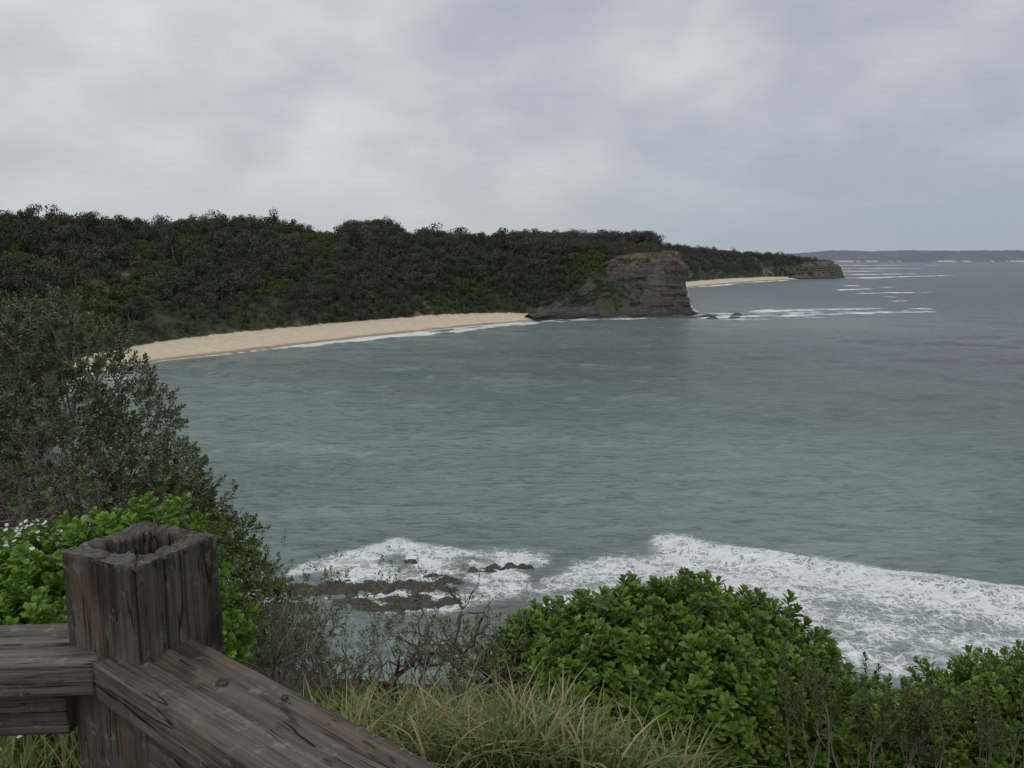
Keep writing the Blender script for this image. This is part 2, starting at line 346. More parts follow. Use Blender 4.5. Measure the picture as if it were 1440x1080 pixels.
def cliff(name,path,Hf,offf,mat,vegf):
    path=np.array(path,float)
    for _ in range(3): path=np.concatenate([[path[0]],np.stack([.75*path[:-1]+.25*path[1:],.25*path[:-1]+.75*path[1:]],1).reshape(-1,2),[path[-1]]])
    seg=np.r_[0,np.cumsum(np.hypot(*np.diff(path,axis=0).T))]; U=np.arange(0,seg[-1],.5)
    px=np.interp(U,seg,path[:,0]); py=np.interp(U,seg,path[:,1]); tx=np.gradient(px);ty=np.gradient(py); l=np.hypot(tx,ty); nx,ny=-ty/l,tx/l
    K=90; kz=np.r_[np.linspace(-.04,1,K-8),np.linspace(1.0,1.0,8)]; ins=np.r_[np.linspace(0,1,K-8),np.linspace(1.1,2.6,8)]
    V=np.zeros((len(U),K,3)); Uu,Zz=np.meshgrid(U,kz,indexing='ij'); I=np.broadcast_to(ins,Uu.shape)
    Hh=Hf(px,py); am=np.clip(Hh/16,.25,1)[:,None]
    ledge=(vn(Zz*24+Uu*.02,Uu*.03,1)-.5)*.9+(fbm(Uu*.10,Zz*4,5,2)-.5)*5.5+np.abs(vn(Uu*.28,Zz*.9,3)-.5)*3.2+(fbm(Uu*.05,Zz*1.2,2,4)-.5)*5
    foot=-3.2*np.exp(-np.clip(Zz,0,1)*9)*(.4+vn(Uu*.12,Uu*0,4))
    prof=I+.25*sstep(.72,1.0,I)*(I<=1)+.25*(I>1)
    o=offf(px,py)[:,None]*prof+am*(ledge*sstep(0,.08,Zz)*sstep(1.6,1.0,I)+foot)
    topz=Hh*(1+.10*(fbm(U*.06,U*0,3,5)-.5)*2)
    V[...,0]=px[:,None]+nx[:,None]*o; V[...,1]=py[:,None]+ny[:,None]*o
    V[...,2]=Zz*topz[:,None]+(vn(Uu*.3,I*3,2)-.5)*1.0*(I>.97)-(I>1.9)*(I-1.9)*3
    vg=np.maximum(vegf(px,py)[:,None]*sstep(2.5,6,Zz*topz[:,None]),sstep(1.0,1.25,I))
    link(bpy.data.objects.new(name,make_mesh(name,V.reshape(-1,3),grid_faces(len(U),K),mat,{'hz':np.clip(Zz*topz[:,None]/topz.max(),0,1).ravel(),'veg':vg.ravel()},False)))
cliff('headland_cliff',[(9,320),(18,327.5),(32,338),(46,341),(58,341),(70,343),(79.5,351),(83,373),(86,405),(96,440)],
      lambda x,y:np.where(y<349,np.interp(x,[9,20,30,38,48,56],[2.2,5,11,19,25,27]),27),lambda x,y:np.where(y<349,np.interp(x,[9,20,34,56,70],[2.5,3.5,8,9,5.5]),6),
      cliff_mat('cliff_rock',.82,[(.07,.052,.038),(.155,.105,.066),(.23,.17,.115)]),lambda x,y:np.where(y<349,np.interp(x,[30,42,54],[.65,.34,.04]),.1))
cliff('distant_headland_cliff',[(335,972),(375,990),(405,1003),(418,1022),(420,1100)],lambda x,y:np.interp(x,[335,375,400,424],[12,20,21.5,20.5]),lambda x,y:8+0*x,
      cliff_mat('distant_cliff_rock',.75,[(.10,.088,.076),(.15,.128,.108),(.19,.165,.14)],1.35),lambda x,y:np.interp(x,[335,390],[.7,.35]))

def rockfield(name,x0,x1,y0,y1,st,blobs,amp,seed,mat,nk=1.3,base=.1,fs=8,quant=True):
    xs=np.arange(x0,x1,st); ys=np.arange(y0,y1,st); X,Y=np.meshgrid(xs,ys,indexing='ij'); k=np.zeros(X.shape)
    for (x,y,rx,ry,h) in blobs:
        k=np.maximum(k,h*np.exp(-(((X-x)/rx)**2+((Y-y)/ry)**2)**1.5))
    n=fbm(X*.9/(st*fs)+30,Y*1.4/(st*fs)+30,5,seed); n_=fbm(X/(st*16)+3,Y/(st*7)+3,3,seed+2)
    z=k*(base+nk*n+.7*n_)*amp-.42*amp
    if quant: q=.16*amp; z=np.where(z>0,np.floor(z/q)*q*.6+z*.4,z)
    else: z=np.where(z>0,z*.62,z)
    z=z+(rng.random(X.shape)-.5)*.03*amp
    link(bpy.data.objects.new(name,make_mesh(name,np.stack([X,Y,z],-1).reshape(-1,3),grid_faces(len(xs),len(ys)),mat,None,False)))
m,t,b,out=newmat('wet_reef_rock'); pos=t.new('ShaderNodeNewGeometry').outputs['Position']
t.l.new(t.ramp(t.noise(pos,1.6,7,.7),[(.3,(.012,.011,.010)),(.5,(.038,.034,.030)),(.62,(.08,.071,.06)),(.75,(.14,.13,.11))]),b.inputs['Base Color'])
b.inputs['Roughness'].default_value=.35; bump(t,b,t.noise(pos,4,5,.7),.9,.15)
M_reef=m
rockfield('reef_rocks',-24,8,50,68,.09,[(-14.8,57.6,3.0,1.6,1.0),(-11.5,58.4,3.2,1.3,.92),(-8,58.2,3.0,1.3,.92),(-5.0,58.6,1.5,1.2,1.0),(-8.7,63.2,.75,.38,1.45),(-2.7,61.3,1.5,.5,1.05),(-.6,62.0,1.8,.42,1.2),(1.1,62.1,.8,.3,1.15),(-17,54,3,1.6,1),(-12,55,3,1.2,.85),(-6,60.6,2,.6,.9),(-7,55.8,3,1,.8)],.70,2,M_reef,nk=3.0,base=-1.18,fs=8,quant=False)
rockfield('reef_rocks',20,125,325,372,.6,[(30,337,9,2,.9),(45,338.5,8,2,1),(60,337.5,10,2.2,1),(72,339,8,3,1.1),(84,344,4,2.5,1),(99,352,3,1,1),(106,357,3,1,.9),(94,336,3,1,.9),(84,334,3,1,.8),(90,350,3,2,.9)],1.5,1,M_reef)

# ---------------------------------------------------------------- sea
NA,NR=600,820
ang=np.radians(np.linspace(-58,70,NA)); rad=18*np.exp(np.linspace(0,math.log(70000/18),NR))
A_,R_=np.meshgrid(ang,rad,indexing='ij'); X=np.sin(A_)*R_; Y=np.cos(A_)*R_
s,w,L,H=coast(X,Y)
foam=np.zeros(X.shape)
wob=(fbm(X/14+90,Y/14+90,4,2)-.5); wob2=(fbm(X/5+20,Y/5+50,4,3)-.5)
def add(pts,wd,amp,wb=0,nz=0,ns=2.2):
    global foam
    d=polydist(X+wob*wb+wob2*wb*.4,Y+wob*wb-wob2*wb*.4,pts)
    f=amp*np.exp(-(d/wd)**2)
    if nz: f=f*np.clip(1+nz*(fbm(X/(wd*ns)+7,Y/(wd*ns)+7,4,4)-.5)*3.2,0,1.6)
    foam=np.maximum(foam,f)
add([(14.6,66.6),(16.5,65.2),(20,63.6),(25,61.2),(30,58.6),(36,56.0),(46,52)],2.7,1.05,4,.35)
add([(14.2,67.2),(13.9,64.6),(14.6,62.2),(16.6,60.0),(19,58)],.9,1.25,1.5,.2)
add([(15.5,67.0),(20,65.3),(25,63.2),(31,60.7),(40,57)],.7,1.3,1.5,.4,5)
add([(16,62.5),(22,60.5),(28,57.5),(36,54),(46,49.5)],3.5,.76,4,.4)
add([(9,61.5),(14,59.5),(20,57.5),(27,55),(36,52),(46,48)],4.6,.62,4,.35)
add([(17,54),(24,52),(32,50),(44,47)],4.8,.58,4,.35)
add([(2,57.5),(6,60.5),(9,63),(13,63)],2.8,.54,3,.6)
add([(4,56),(9,57.5),(13,56)],3,.42,3,.5)
add([(15,51),(21,48),(26,45.5),(33,45),(42,42)],3.6,.52,3,.4)
add([(-17,61.5),(-12.5,64),(-9.8,66.6),(-7,64.8),(-3,63.8),(1.5,64.2)],1.9,.76,3,.7)
add([(-9,66.2),(-8,64.4),(-6,62.7)],1.0,1.05,1.5,.5)
add([(-3,62.9),(.5,60.7),(-2,60)],1.2,.74,2,.8)
add([(-15,60.2),(-8,60.6),(-4,60)],1.8,.62,3,.8)
add([(-18,56.5),(-12,56.2),(-4,56.6),(0,58)],2.2,.52,3,.8)
add([(-7,62.5),(-4,60.5),(1,59.5)],1.8,.56,3,.8)
add([(-74,148),(-82,160),(-88,172)],4,.42,5,.6)
near=(Y>140)&(Y<342)&(X<60)
var=fbm(X/18+3,Y/18+3,4,1)
sb=(np.exp(-((s+.6-wob*4)/np.clip(.6+3.4*(var-.25),.6,2.6))**2))*1.0*np.clip(.25+1.5*fbm(X/9+8,Y/9+8,4,5),0,1.2)
sb2=np.exp(-((s+7+wob*16)/2.8)**2)*.95*np.clip(3.6*(var-.36),0,1.1)
foam=np.maximum(foam,np.where(near,np.maximum(sb,sb2*(Y>215)),0))
foam=np.maximum(foam,np.where((Y>=325)&(Y<430)&(X<110),np.exp(-((s+3+wob*8)/2.2)**2)*.95*np.clip(3.5*(var-.38),0,1),0))
add([(-54,238),(-46,250),(-36,260),(-28,268)],3.6,1.1,6,.7)
add([(-16,284),(-6,295),(6,308)],3.6,1.05,6,.7)
for ln,wd,a in [([(80,336),(100,345),(120,352),(135,372)],4,.85),([(100,368),(125,384),(150,392),(172,398)],5,.95),([(112,345),(140,356),(165,372),(190,384)],4.5,.75),([(150,365),(180,372),(204,383)],4,.8),([(180,398),(210,402)],4,.75),([(76,327),(105,330),(130,338)],3,.5),([(90,352),(130,366),(160,380)],9,.55),
  ([(262,640),(290,655)],6,.95),([(250,575),(300,590),(318,596)],5,.9),([(150,690),(180,730),(235,815),(345,970)],5,.95),([(300,720),(312,740)],6,.8),([(300,700),(330,705)],5,.7),
  ([(440,1010),(520,1090),(640,1180)],9,.9),([(480,1220),(560,1260),(640,1290)],14,.9),([(560,1500),(700,1560)],18,.85),([(700,1900),(1000,2000)],22,.9),([(900,2700),(1500,2900)],40,.8),([(400,1040),(450,1030),(470,1060)],8,.9),([(240,520),(252,528)],3,.8),([(225,470),(236,474)],2.5,.8)]:
    add(ln,wd,a,wd*4,1.1,3)
Zs=np.zeros(X.shape)
for lam,amp,dirn,ph,rmax in [(23,.22,80,0,2500),(14,.14,68,1,900),(9,.10,95,2,500),(6,.07,60,3,300),(3.7,.045,105,4,200),(2.3,.028,75,5,130)]:
    a=math.radians(dirn); q=X*math.cos(a)+Y*math.sin(a)+wob*lam*1.8
    Zs+=amp*np.sin(2*np.pi*q/lam+ph)*np.clip(1-R_/rmax,0,1)*(.3+1.4*fbm(X/40+5,Y/40+5,2,3))
dc=polydist(X+wob*3,Y+wob*3,[(14.3,67),(16.5,65.7),(20,64.4),(25,62.5),(30,60.2),(36,57.7),(46,53.7)])
Zs+=.6*np.exp(-(dc/1.1)**2)*(.5+fbm(X/2,Y/2,3,1))
dc=polydist(X,Y,[(-12.5,64.5),(-9.8,67),(-7,65.2)]); Zs+=.35*np.exp(-(dc/.9)**2)
Zs+=np.clip(foam,0,1)*(fbm(X*2,Y*2,3,2)-.4)*.3*(R_<120)
Zs*=sstep(2,-8,s)
m,t,b,out=newmat('sea_water'); pos=t.new('ShaderNodeNewGeometry').outputs['Position']; fm=t.attr('foam'); sh=t.attr('shallow'); fr=t.attr('far')
w1=t.noise(t.mapping(pos,scale=(.55,1,1),rot=(0,0,math.radians(-14))),3.0,4,.68,.4); w2=t.noise(t.mapping(pos,scale=(.3,1,1),rot=(0,0,math.radians(12))),.42,6,.68,.6)
w3=t.noise(t.mapping(pos,scale=(.3,1,1),rot=(0,0,math.radians(-16))),1.3,5,.72,.4)
big=t.noise(t.mapping(pos,scale=(.4,1,1)),.022,4,.6,.5)
c=t.mix(sh,(.080,.108,.120),(.232,.318,.292))
c=t.mix(t.mr(big,.42,.60,0,.5),c,t.mix(sh,(.072,.096,.108),(.145,.195,.185)))
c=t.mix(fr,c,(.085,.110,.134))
br=t.attr('brown'); c=t.mix(t.math('MULTIPLY',br,.55),c,(.14,.15,.115))
c=t.mix(t.mr(w2,.51,.62,0,.34),c,(.052,.070,.073)); c=t.mix(t.mr(w3,.52,.62,0,.48),c,(.067,.088,.09)); c=t.mix(t.mr(w3,.47,.38,0,.3),c,(.25,.31,.295))  # ripple shading painted into water colour: dark streaks, paler flecks, besides the bump
dn=t.new('ShaderNodeTexNoise'); t.l.new(pos,dn.inputs['Vector']); dn.inputs['Scale'].default_value=.7; dn.inputs['Detail'].default_value=4
va=t.new('ShaderNodeVectorMath',operation='MULTIPLY_ADD'); t.l.new(dn.outputs['Color'],va.inputs[0]); va.inputs[1].default_value=(2.6,2.6,0); t.l.new(pos,va.inputs[2])
vo=t.new('ShaderNodeTexVoronoi',feature='DISTANCE_TO_EDGE'); t.l.new(va.outputs[0],vo.inputs['Vector']); vo.inputs['Scale'].default_value=.95
vo2=t.new('ShaderNodeTexVoronoi',feature='DISTANCE_TO_EDGE'); t.l.new(va.outputs[0],vo2.inputs['Vector']); vo2.inputs['Scale'].default_value=2.7
lace=t.math('MAXIMUM',t.mr(vo.outputs['Distance'],.0,.17,1,0),t.math('MULTIPLY',t.mr(vo2.outputs['Distance'],0,.2,1,0),.8))
nf=t.noise(t.mapping(pos,scale=(.7,1,1)),.6,8,.72)
ff=t.math('ADD',1.0,t.math('ADD',t.math('MULTIPLY',t.math('SUBTRACT',nf,.5),3.6),t.math('MULTIPLY',t.math('SUBTRACT',lace,.4),1.4)))
ff=t.math('MULTIPLY',fm,ff); fo=t.mr(ff,.36,.95)
thin=t.math('MULTIPLY',t.math('MULTIPLY',t.mr(fm,.12,.8),.40),t.mr(nf,.35,.6,.4,1)); fo=t.math('MAXIMUM',fo,thin)
c=t.mix(fo,c,(.82,.85,.85)); t.l.new(c,b.inputs['Base Color'])
rg=t.mr(fr,0,1,.19,.36); rgm=t.new('ShaderNodeMix'); rgm.data_type='FLOAT'; t.l.new(fo,rgm.inputs[0]); t.l.new(rg,rgm.inputs[2]); rgm.inputs[3].default_value=.8
t.l.new(rgm.outputs[0],b.inputs['Roughness']); b.inputs['IOR'].default_value=1.333
hh=t.math('ADD',t.math('MULTIPLY',w1,.4),t.math('MULTIPLY',w2,1.3)); hh=t.math('ADD',hh,t.math('MULTIPLY',w3,.9))
bump(t,b,hh,1.0,.6)
shallow=np.clip(sstep(130,5,-s)*.75+sstep(230,55,R_)*.6,0,1)*sstep(1.1,.4,X/np.maximum(Y,1))
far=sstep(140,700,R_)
brown=np.exp(-((X+1)/9)**2-((Y-55)/8)**2)+.8*np.exp(-((X-13)/8)**2-((Y-50)/5)**2)+.3*np.exp(-((s+4)/7)**2)
link(bpy.data.objects.new('sea',make_mesh('sea',np.stack([X,Y,Zs],-1).reshape(-1,3),grid_faces(NA,NR),m,{'foam':foam.ravel(),'shallow':shallow.ravel(),'far':far.ravel(),'brown':np.clip(brown,0,1).ravel()},True)))

# ---------------------------------------------------------------- far coast
xs=np.linspace(1650,9500,500); n=fbm(xs/500+3,xs*0,5,2); env=sstep(1650,2300,xs)
topz=25+(16+34*env)*(.75+.45*n)+rng.normal(0,1.2,len(xs)); yb=5000+xs*.08
V=[];K=6
for k in range(K):
    f=k/(K-1); V.append(np.stack([xs,yb+f*400,-1+f**.7*(topz+1)],-1))
V=np.stack(V,1)
m,t,b,out=newmat('distant_coast_hazed'); pos=t.new('ShaderNodeNewGeometry').outputs['Position']; sp=t.new('ShaderNodeSeparateXYZ'); t.l.new(pos,sp.inputs[0])
c=t.ramp(t.noise(t.mapping(pos,scale=(.3,.3,1)),.02,6,.7),[(.3,(.105,.132,.158)),(.7,(.15,.175,.197))])  # blue-grey base colours stand in for atmospheric haze, no volume used
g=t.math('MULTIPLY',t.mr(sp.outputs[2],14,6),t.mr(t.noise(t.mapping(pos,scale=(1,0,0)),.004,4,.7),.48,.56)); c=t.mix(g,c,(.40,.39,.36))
t.l.new(c,b.inputs['Base Color']); b.inputs['Roughness'].default_value=1
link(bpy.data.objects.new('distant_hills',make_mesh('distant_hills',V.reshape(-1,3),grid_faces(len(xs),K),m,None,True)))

# ---------------------------------------------------------------- forest
def tree_proto(name,mat,seed,hgt=5.,rad=2.1,n=400,leaf=.38,flat=.65):
    r=np.random.default_rng(seed); nl=r.integers(6,10)
    lob=[]
    for i in range(nl):
        a=r.uniform(0,6.28); q=rad*.6*math.sqrt(r.random()); lob.append((q*math.cos(a),q*math.sin(a),hgt*r.uniform(.45,.88),rad*r.uniform(.35,.6)))
    cs=np.array(lob); pick=r.integers(0,nl,n); v=r.normal(size=(n,3)); v/=np.linalg.norm(v,axis=1,keepdims=True)
    c=cs[pick,:3]+v*(cs[pick,3]*r.uniform(.6,1.08,n))[:,None]*[1,1,flat]
    a=r.normal(size=(n,3)); a/=np.linalg.norm(a,axis=1,keepdims=True); b_=np.cross(a,r.normal(size=(n,3))); b_/=np.linalg.norm(b_,axis=1,keepdims=True)
    sz=(leaf*r.uniform(.5,1.3,n))[:,None]
    V=np.stack([c-a*sz*.5,c+b_*sz*.35,c+a*sz*.5,c-b_*sz*.35],1).reshape(-1,3); F=np.arange(4*n).reshape(-1,4)
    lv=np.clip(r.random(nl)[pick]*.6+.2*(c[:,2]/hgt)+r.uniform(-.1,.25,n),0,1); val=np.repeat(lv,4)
    lines=[]; base=np.array([0,0,-1.])
    for (x,y,z,q) in lob[:5]:
        e=np.array([x,y,z]); tt=np.linspace(0,1,4)[:,None]; mid=np.array([x*.2,y*.2,z*.5]); lines.append(((1-tt)**2*base+2*tt*(1-tt)*mid+tt**2*e,np.linspace(.14,.04,4)))
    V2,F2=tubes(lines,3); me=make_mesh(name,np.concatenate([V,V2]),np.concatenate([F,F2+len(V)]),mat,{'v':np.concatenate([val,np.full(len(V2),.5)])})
    me.materials.append(M_trunk); mi=np.r_[np.zeros(len(F),int),np.ones(len(F2),int)].astype(np.int32); me.polygons.foreach_set('material_index',mi)
    return bpy.data.objects.new(name,me)
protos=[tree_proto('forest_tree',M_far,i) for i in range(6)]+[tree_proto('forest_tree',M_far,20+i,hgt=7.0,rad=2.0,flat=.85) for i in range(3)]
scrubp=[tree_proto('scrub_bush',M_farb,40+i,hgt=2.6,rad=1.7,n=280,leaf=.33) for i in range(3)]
N=200000; X=rng.uniform(-360,430,N); Y=rng.uniform(100,1250,N)
X=np.r_[X,rng.uniform(-70,75,9000)]; Y=np.r_[Y,rng.uniform(270,400,9000)]; tan=X/Y; N=len(X)
pre=(Y>135)&(tan<.42)&(tan>-.74)&(rng.random(N)<np.clip((330/Y)**1.2,0,1)); X=X[pre];Y=Y[pre]
h,s,w,L,H=height(X,Y); cl=sstep(13,8,L)
ok=(s>w+1.0+cl*(L+6))&(s<w+L+np.where(Y>430,80,28))&((fbm(X/12,Y/12,3,4)>.25)|(s<w+25))&~((X>5)&(X<44)&(s<w+4))
X,Y,h,s,w,L=[q[ok] for q in (X,Y,h,s,w,L)]
k=np.clip((s-w)/16,.0,1); scl=(.55+.48*k)*rng.uniform(.7,1.3,len(X))*np.where(Y>430,1.25,1)*np.where(L<16,.7,1)
big=rng.random(len(X))<.05; scl=np.where(big,scl*1.35,scl)
sc_=(fbm(X/16+9,Y/16+9,3,5)>.60)|((s<w+10)&(rng.random(len(X))<.5)&(L>30)); isf=~sc_
print('TREES',len(X))
def eul(n): return np.stack([rng.normal(0,.06,n),rng.normal(0,.06,n),rng.uniform(0,6.28,n)],-1)
nr=isf&(Y<430)
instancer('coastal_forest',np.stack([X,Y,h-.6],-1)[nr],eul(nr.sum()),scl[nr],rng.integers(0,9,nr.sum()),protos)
P2=[]
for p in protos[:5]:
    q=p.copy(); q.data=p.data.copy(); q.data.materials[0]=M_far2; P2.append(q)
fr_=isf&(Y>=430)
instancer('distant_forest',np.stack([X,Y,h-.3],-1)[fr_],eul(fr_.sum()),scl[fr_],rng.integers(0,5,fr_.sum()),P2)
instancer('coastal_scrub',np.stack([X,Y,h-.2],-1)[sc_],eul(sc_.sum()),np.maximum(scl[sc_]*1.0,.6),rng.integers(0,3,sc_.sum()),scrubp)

# ---------------------------------------------------------------- timber fence
fence=link(bpy.data.objects.new('timber_fence',None))
def nz(x,y,z): return mnoise.noise(Vector((x,y,z)))
pc=np.array([-.607,1.2475]); pu=np.array([-.905,.425]); hw=.083; ztop=EYE-.46
per=[];NS=60
cor=[(-1,-1),(1,-1),(1,1),(-1,1)]
for i in range(4):
    a=np.array(cor[i],float);b_=np.array(cor[(i+1)%4],float)
    for k in range(NS): per.append(a+(b_-a)*k/NS)
per=np.array(per)*hw
ln=np.hypot(per[:,0],per[:,1]); per=per/ln[:,None]*np.minimum(ln,hw*1.385)[:,None]
th=np.arctan2(per[:,1],per[:,0]); hole=np.array([.053*(1+.30*nz(math.cos(a)*1.6,math.sin(a)*1.6,3.3)+.22*nz(math.cos(a)*5,math.sin(a)*5,8)+.12*nz(math.cos(a)*14,math.sin(a)*14,1)) for a in th])
hp=np.stack([np.cos(th)*hole,np.sin(th)*hole],-1)
rows=[]
zs=np.r_[np.linspace(-1.4,-.32,12),np.linspace(-.31,-.008,100)]
cracks=[(22,.010),(48,.007),(95,.014),(12,.006),(80,.005),(110,.007),(150,.012),(200,.012),(38,.005),(228,.007),(180,.007),(215,.006)]
for z in zs:
    row=[]
    for i,(x,y) in enumerate(per):
        g=.0009*nz(i*.45,z*5,1)+.0012*nz(i*.12,z*2.5,5)
        for (ci,dp) in cracks:
            off=i-ci-2.4*nz(z*6,ci,2); lenm=min(1,max(0,(z+.30+.2*nz(ci,1,1))/.12)); g-=dp*math.exp(-(off/.8)**2)*lenm
        f=1+g/hw; row.append((x*f,y*f,z))
    rows.append(row)
for (f,dz) in [(0,-.004),(.0,-.001),(.03,0),(.08,0),(.16,0),(.28,0),(.42,0),(.56,0),(.7,0),(.8,0),(.9,-.001),(1,-.005)]:
    row=[]
    for i in range(len(per)):
        sh_=.985 if dz==-.001 and f==0 else 1
        p=(per[i]*sh_)*(1-f)+hp[i]*f; g=.0045*nz(p[0]*28,p[1]*28,2)+.003*nz(p[0]*110,p[1]*110,4)
        for (ci,dp) in cracks: g-=dp*.9*math.exp(-((i-ci-2*nz(f*4,ci,0))/.9)**2)
        row.append((p[0],p[1],dz+g*(1 if f>0 else .4)))
    rows.append(row)
for k,dz in enumerate(np.linspace(-.015,-.12,12)):
    row=[]
    for i in range(len(per)):
        f=(.98-.03*k)*(1+.14*nz(hp[i][0]*60,dz*60,k*.3)); row.append((hp[i][0]*f,hp[i][1]*f,dz))
    rows.append(row)
rows.append([(0,0,-.125)]*len(per))
V=np.array(rows).reshape(-1,3); nrow=len(rows)
o=link(bpy.data.objects.new('post',make_mesh('fence_post',V,grid_faces(nrow,len(per),True)[:,::-1],M_woodz,None,False)),fence)
ang_=math.atan2(pu[1],pu[0]); o.location=(pc[0],pc[1],ztop); o.rotation_euler=(0,0,ang_)
def rail(name,origin,ang,L,Wd,T,m0=0.,seed=0,flip=1):
    nl=int(L/.008); prof=[]
    n1=40;n2=14;bv=.004
    for k in range(n1): prof.append((bv+(Wd-2*bv)*k/(n1-1),0))
    for k in range(n2): prof.append((Wd,-bv-(T-2*bv)*k/(n2-1)))
    for k in range(n1): prof.append((Wd-bv-(Wd-2*bv)*k/(n1-1),-T))
    for k in range(n2): prof.append((0,-T+bv+(T-2*bv)*k/(n2-1)))
    V=[]
    crk=[(seed*.37+.3,.035,.3),(.9,.09,.35),(.15,.06,.2),(.55,.112,.25),(.7,.02,.2),(.4,.075,.15)]
    for i in range(nl+1):
        x=L*i/nl
        for (y,z) in prof:
            g=.0020*nz(x*3+seed,y*40,z*40)+.0012*nz(x*8,y*150,z*150+seed)
            top=(z==0); zz=z+(g if top else 0)
            if top:
                for j,(cx,cy,cl_) in enumerate(crk): zz-=.008*math.exp(-((y-cy-.008*nz(x*5,j,seed))/.0022)**2)*max(0,min(1,(cl_-abs(x-cx))*9))
            yy=y+(0 if top else g*1.5*(1 if y>=Wd else -1 if y<=0 else 0))
            V.append((x+m0*y*(1-x/L),yy*flip,zz))
    n=len(prof); V.append((0+m0*Wd/2,Wd/2*flip,-T/2)); V.append((L,Wd/2*flip,-T/2)); V=np.array(V); F=grid_faces(nl+1,n,True)
    a=np.arange(n); cap=np.stack([np.full(n,len(V)-2),a,(a+1)%n],-1); cap2=np.stack([np.full(n,len(V)-1),nl*n+(a+1)%n,nl*n+a],-1)
    o=link(bpy.data.objects.new(name,make_mesh(name,V,[F,cap,cap2],M_woodx)),fence); o.location=origin; o.rotation_euler=(0,0,ang); return o
zr=EYE-.616
ar=math.atan2(-.612,.79)
rail('handrail_right',(-.6475,1.149,zr),ar,2.0,.14,.068,.24,1)
rail('handrail_left',(-.6505,1.150,zr-.001),math.pi+.06,1.8,.14,.058,-.40,2,flip=-1)
rail('lower_rail_right',(-.615,1.175,zr-.085),ar,1.9,.045,.14,0,3)
rail('lower_rail_left',(-.72,1.19,zr-.075),math.pi+.06,1.7,.045,.075,0,4,flip=-1)
mb,t,b,out=newmat('rusty_bolt'); co=t.new('ShaderNodeTexCoord').outputs['Object']; t.l.new(t.ramp(t.noise(co,200,3),[(.3,(.025,.018,.014)),(.7,(.09,.062,.045))]),b.inputs['Base Color']); b.inputs['Metallic'].default_value=.4; b.inputs['Roughness'].default_value=.6
def bolt(px_,py_,r):
    V=[];n=20
    for (rr_,z) in [(r*1.0,-.003),(r,.002),(r*.8,.0035),(r*.3,.0035),(r*.25,.0005),(0,.0005)]:
        for k in range(n): a=2*math.pi*k/n; V.append((rr_*math.cos(a),rr_*math.sin(a),z))
    o=link(bpy.data.objects.new('bolt',make_mesh('bolt',np.array(V),grid_faces(6,n,True),mb)),fence); o.location=(px_,py_,zr+.001)
bolt(-.425,1.085,.009); bolt(-.322,1.045,.005)

# ---------------------------------------------------------------- foreground plants
GZ=lambda x,y: float(near_ground(np.array([x]),np.array([y]))[0])
E=EYE
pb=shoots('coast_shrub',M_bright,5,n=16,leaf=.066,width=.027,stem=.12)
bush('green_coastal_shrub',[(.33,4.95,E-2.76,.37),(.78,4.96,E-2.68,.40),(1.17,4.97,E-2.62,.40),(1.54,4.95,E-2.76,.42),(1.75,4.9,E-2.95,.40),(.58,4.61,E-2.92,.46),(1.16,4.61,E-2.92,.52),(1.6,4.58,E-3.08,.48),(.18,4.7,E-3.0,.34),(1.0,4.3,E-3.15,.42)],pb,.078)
pl=shoots('lowshrub',M_bright,3,n=15,leaf=.055,width=.022,stem=.13)
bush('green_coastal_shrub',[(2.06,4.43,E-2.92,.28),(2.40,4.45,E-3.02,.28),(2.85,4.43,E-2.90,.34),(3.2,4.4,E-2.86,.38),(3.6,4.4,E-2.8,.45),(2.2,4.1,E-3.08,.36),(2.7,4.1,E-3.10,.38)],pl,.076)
pm=shoots('lime',M_lime,4,n=16,leaf=.058,width=.025,stem=.10)
bush('lime_green_shrub',[(-2.0,4.0,E-1.74,.36),(-2.35,4.0,E-1.86,.33),(-2.65,4.1,E-1.92,.36),(-2.2,3.6,E-2.0,.42),(-2.7,3.7,E-2.1,.45),(-1.78,3.95,E-1.98,.27)],pm,.078)
pd=shoots('dark',M_dark,4,n=14,leaf=.05,width=.018,stem=.12)
pd2=shoots('darkbig',M_dark,4,n=16,leaf=.055,width=.02,stem=.14)
def woody(name,bases,protos,leafp,bark,depth=3,r=.03,scale=(.8,1.3),tube=4,**kw):
    root=link(bpy.data.objects.new(name,None)); lines=[];tips=[]
    for (x,y,z,dx,dy,dz,LL) in bases: branch((x,y,z),(dx,dy,dz),LL,r,depth,lines,tips,**kw)
    V,F=tubes(lines,tube); link(bpy.data.objects.new('branches',make_mesh(name+'_branches',V,F,bark)),root)
    if protos:
        sel=[t_ for t_ in tips if rng.random()<leafp]
        P=np.array([t_[0] for t_ in sel]);D=np.array([t_[1] for t_ in sel])+[0,0,.4]
        instancer(name+'_foliage',P,rot_from_dir(D),rng.uniform(*scale,len(P)),rng.integers(0,len(protos),len(P)),protos,root)
    return root
bs=[]
for i in range(19):
    x=rng.uniform(-6.4,-3.7); y=rng.uniform(8.0,9.1); bs.append((x,y,GZ(x,y)-.1,rng.normal(0,.3),rng.normal(-.3,.2),1,1.22*np.interp(x,[-6.2,-3.6],[1.27,.72])))
woody('coastal_tea_tree',bs,pd2,.22,M_twig,depth=4,r=.045,tube=3,kids=(3,5),wig=.5,up=.1,shrink=.66,spread=.9)
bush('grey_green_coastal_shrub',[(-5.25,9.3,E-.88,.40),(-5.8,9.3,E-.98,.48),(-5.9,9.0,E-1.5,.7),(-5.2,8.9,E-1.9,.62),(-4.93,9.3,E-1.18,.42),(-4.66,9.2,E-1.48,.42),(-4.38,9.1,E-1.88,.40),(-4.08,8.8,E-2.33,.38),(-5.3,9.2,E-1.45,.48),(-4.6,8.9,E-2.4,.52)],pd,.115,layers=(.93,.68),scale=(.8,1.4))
ps=shoots('slope',M_slope,4,n=15,leaf=.055,width=.021,stem=.13)
